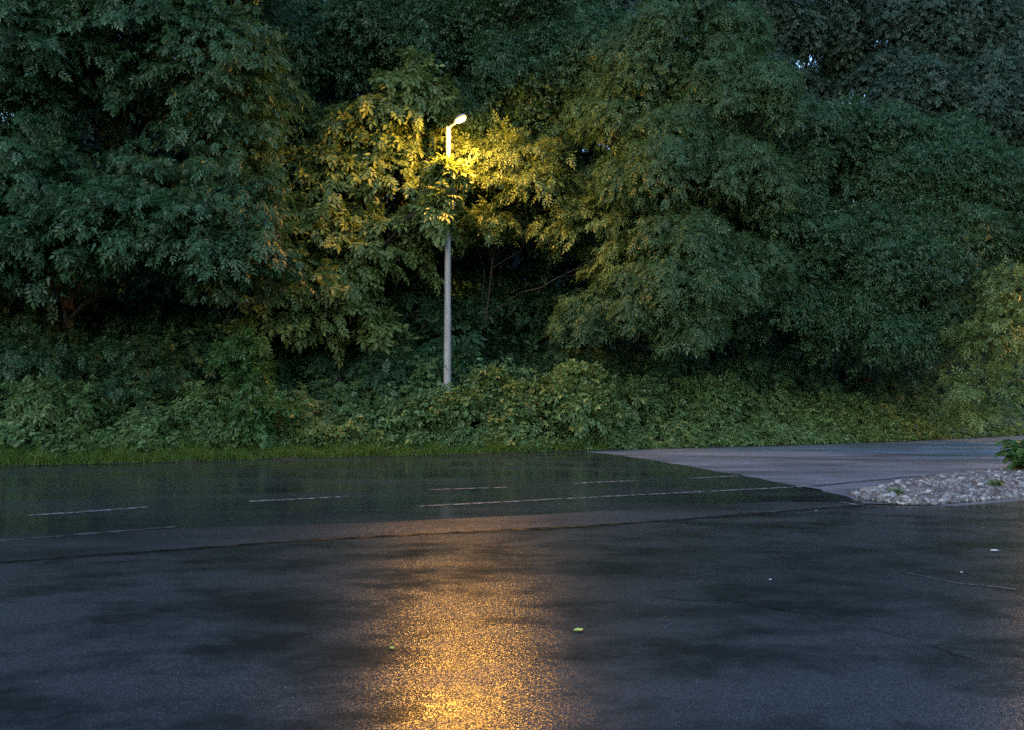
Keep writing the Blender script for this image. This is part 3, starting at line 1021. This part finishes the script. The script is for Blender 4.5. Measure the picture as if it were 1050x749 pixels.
LY = 24.0
lb = P(458.5, 440, LY)
zb = float(bank_h(np.array(lb[0]), np.array(LY)))
ltop = P(461, 131, LY)
street_lamp((lb[0], LY, zb), ltop[2], R(-58), 'lit street lamp on a pale pole rising from the brambles', 900)
LX2, LY2 = 21.6, 25.6
street_lamp((LX2, LY2, 0.0), 5.6, R(215), 'second lit street lamp beyond the right edge tree, out of the picture', 650, 0.09, 0.05)

# ------------------------------------------------------------------ rubble island
isl = np.array([G(872, 507.5)[:2], G(905, 500.5)[:2], G(950, 492)[:2], G(1000, 485)[:2], G(1060, 480)[:2], G(1160, 476)[:2], G(1160, 502)[:2],
                G(1060, 508)[:2], G(1010, 513.5)[:2], G(960, 518)[:2], G(915, 517)[:2], G(885, 513)[:2]])


def inside(p, poly):
    x, y = p[:, 0], p[:, 1]
    c = np.zeros(len(p), bool)
    j = len(poly) - 1
    for i in range(len(poly)):
        xi, yi = poly[i]; xj, yj = poly[j]
        c ^= ((yi > y) != (yj > y)) & (x < (xj - xi) * (y - yi) / (yj - yi) + xi)
        j = i
    return c


flat('traffic_island', [tuple(p) for p in isl], 0.008, M['grit'])
lo_, hi_ = isl.min(0), isl.max(0)
cand = rng.uniform(lo_, hi_, (90000, 2))
cand = cand[inside(cand, isl)]
phi = (1 + 5 ** .5) / 2
ico = norm(np.array([(0, 1, phi), (0, -1, phi), (0, 1, -phi), (0, -1, -phi), (1, phi, 0), (-1, phi, 0), (1, -phi, 0), (-1, -phi, 0),
                     (phi, 0, 1), (-phi, 0, 1), (phi, 0, -1), (-phi, 0, -1)], float))
cube = np.array([(-1, -1, -1), (1, -1, -1), (1, 1, -1), (-1, 1, -1), (-1, -1, 1), (1, -1, 1), (1, 1, 1), (-1, 1, 1)], float)
CF = np.array([(0, 3, 2, 1), (4, 5, 6, 7), (0, 1, 5, 4), (1, 2, 6, 5), (2, 3, 7, 6), (3, 0, 4, 7)])
cand = cand[:15000]
n = len(cand)
Vb = cube[None] * rng.uniform(0.55, 1.0, (n, 8, 3))
sz = np.minimum(0.009 + 0.017 * rng.lognormal(-0.1, 0.6, n), 0.07)
dims = np.stack([sz * rng.uniform(.8, 1.4, n), sz * rng.uniform(.8, 1.3, n), sz * rng.uniform(.6, .95, n)], -1)
Vb = Vb * dims[:, None]
# random rotations
q = norm(rng.normal(size=(n, 4)))
w_, x_, y_, z_ = q.T
Rm = np.stack([np.stack([1 - 2 * (y_ ** 2 + z_ ** 2), 2 * (x_ * y_ - z_ * w_), 2 * (x_ * z_ + y_ * w_)], -1),
               np.stack([2 * (x_ * y_ + z_ * w_), 1 - 2 * (x_ ** 2 + z_ ** 2), 2 * (y_ * z_ - x_ * w_)], -1),
               np.stack([2 * (x_ * z_ - y_ * w_), 2 * (y_ * z_ + x_ * w_), 1 - 2 * (x_ ** 2 + y_ ** 2)], -1)], 1)
Vb = np.einsum('nij,nkj->nki', Rm, Vb)
# heap: a little higher in the middle
cen = isl[:6].mean(0)
pile = 0.006 + 0.020 * rng.random(n)
Vb += np.concatenate([cand, pile[:, None]], 1)[:, None]
F = CF[None] + (np.arange(n) * 8)[:, None, None]
tag(quads_obj('gravel', Vb.reshape(-1, 3), F.reshape(-1, 4), M['stone']), kind='stuff')


# young plants on the island
def small_plant(name, label, pos, h, n_stems, mat, leaf, scale):
    root = empty(name, pos)
    tag(root, label, 'plant')
    pos = np.array(pos, float)
    wood, lv = [], []
    for k in range(n_stems):
        a = rng.uniform(0, 2 * math.pi)
        tip = pos + np.array((math.cos(a) * h * .45, math.sin(a) * h * .45, h * rng.uniform(.55, 1.0)))
        st = curve(pos, tip, 0.05, 7, 0.01)
        wood.append(tube(st, np.linspace(0.008, 0.003, 7), 5))
        q = st[rng.integers(2, 7, 9)]
        aa = rng.uniform(0, 2 * math.pi, 9)
        d = np.stack([np.cos(aa), np.sin(aa), rng.uniform(-.4, .4, 9)], -1)
        up = np.stack([rng.normal(0, .3, 9), rng.normal(-.3, .3, 9), np.ones(9)], -1)
        lv.append(place_mix(LEAF[leaf], q, d, up, scale * rng.uniform(.7, 1.3, 9)))
    V, F = merge(wood); quads_obj('stem', V, F, M['bark'], root, True)
    V, F = merge(lv); quads_obj('foliage', V, F, mat, root)
    return root


small_plant('leafy_shrub', 'broad leaved green shrub at the right edge of the rubble island', G(1056, 485), 0.72, 16, M['leaf_bright'], 'bramble', 1.9)
small_plant('weed', 'small dull weed growing between the rubble stones', G(1022, 501), 0.16, 9, M['leaf_under'], 'nettle', 0.5)
small_plant('weed', 'tiny weed at the tip end of the rubble island', G(921, 510), 0.12, 7, M['leaf_under'], 'nettle', 0.45)
c = G(85, 472)
tw = np.array((c[0], float(edge_y(c[0])) + 0.9, 0.0)); tw[2] = float(bank_h(tw[0], tw[1]))
small_plant('tall_weed', 'tall thin weed standing above the grass at the left of the bank', tw, 1.9, 5, M['leaf_under'], 'nettle', 1.0)


# ------------------------------------------------------------------ things lying on the tarmac
def scrap(name, label, cat, pos, size, yaw, mat, group=None):
    n = 9
    V, F = [], []
    d = np.array((math.cos(yaw), math.sin(yaw), 0)); s = np.array((-d[1], d[0], 0))
    p = np.array(pos)
    for i in range(n):
        t = i / (n - 1)
        w = size * 0.32 * math.sin(math.pi * min(1, t * 0.96 + 0.02)) ** 0.7
        z = 0.006 + size * 0.22 * (t - .5) ** 2 * 4 * 0.5
        c = p + d * size * (t - .5) + np.array((0, 0, z))
        V += [c + s * w + np.array((0, 0, w * .5)), c, c - s * w + np.array((0, 0, w * .35))]
    for i in range(n - 1):
        for k in range(2):
            F.append((i * 3 + k, i * 3 + k + 1, (i + 1) * 3 + k + 1, (i + 1) * 3 + k))
    o = mesh_obj(name, V, F, mat, None, True)
    return tag(o, label, cat, group)


scrap('fallen_leaf', 'yellow green fallen leaf on the wet tarmac right of the lamp reflection', 'leaf', G(593, 648), 0.075, 0.4, M['fallen'])
FL = 'pale leaves on the wet tarmac'
scrap('fallen_leaf', 'pale crescent shaped leaf on the tarmac below the rubble island', 'leaf', G(1020, 566), 0.09, 0.1, M['pale'], FL)
scrap('fallen_leaf', 'small white leaf near the faded line at the lower right', 'leaf', G(986, 588), 0.04, 1.0, M['pale'], FL)
scrap('fallen_leaf', 'small white leaf scrap furthest from the rubble island, on the tarmac mid right', 'leaf', G(790, 595.5), 0.035, 0.6, M['pale'], FL)
scrap('fallen_leaf', 'tiny white leaf scrap on the dark tarmac just below the solid line', 'leaf', G(837, 524.5), 0.04, 0.2, M['pale'], FL)
scrap('fallen_leaf', 'brown curled leaf on the tarmac inside the lamp reflection', 'leaf', G(402, 666), 0.05, 2.0, M['fallen'], FL)
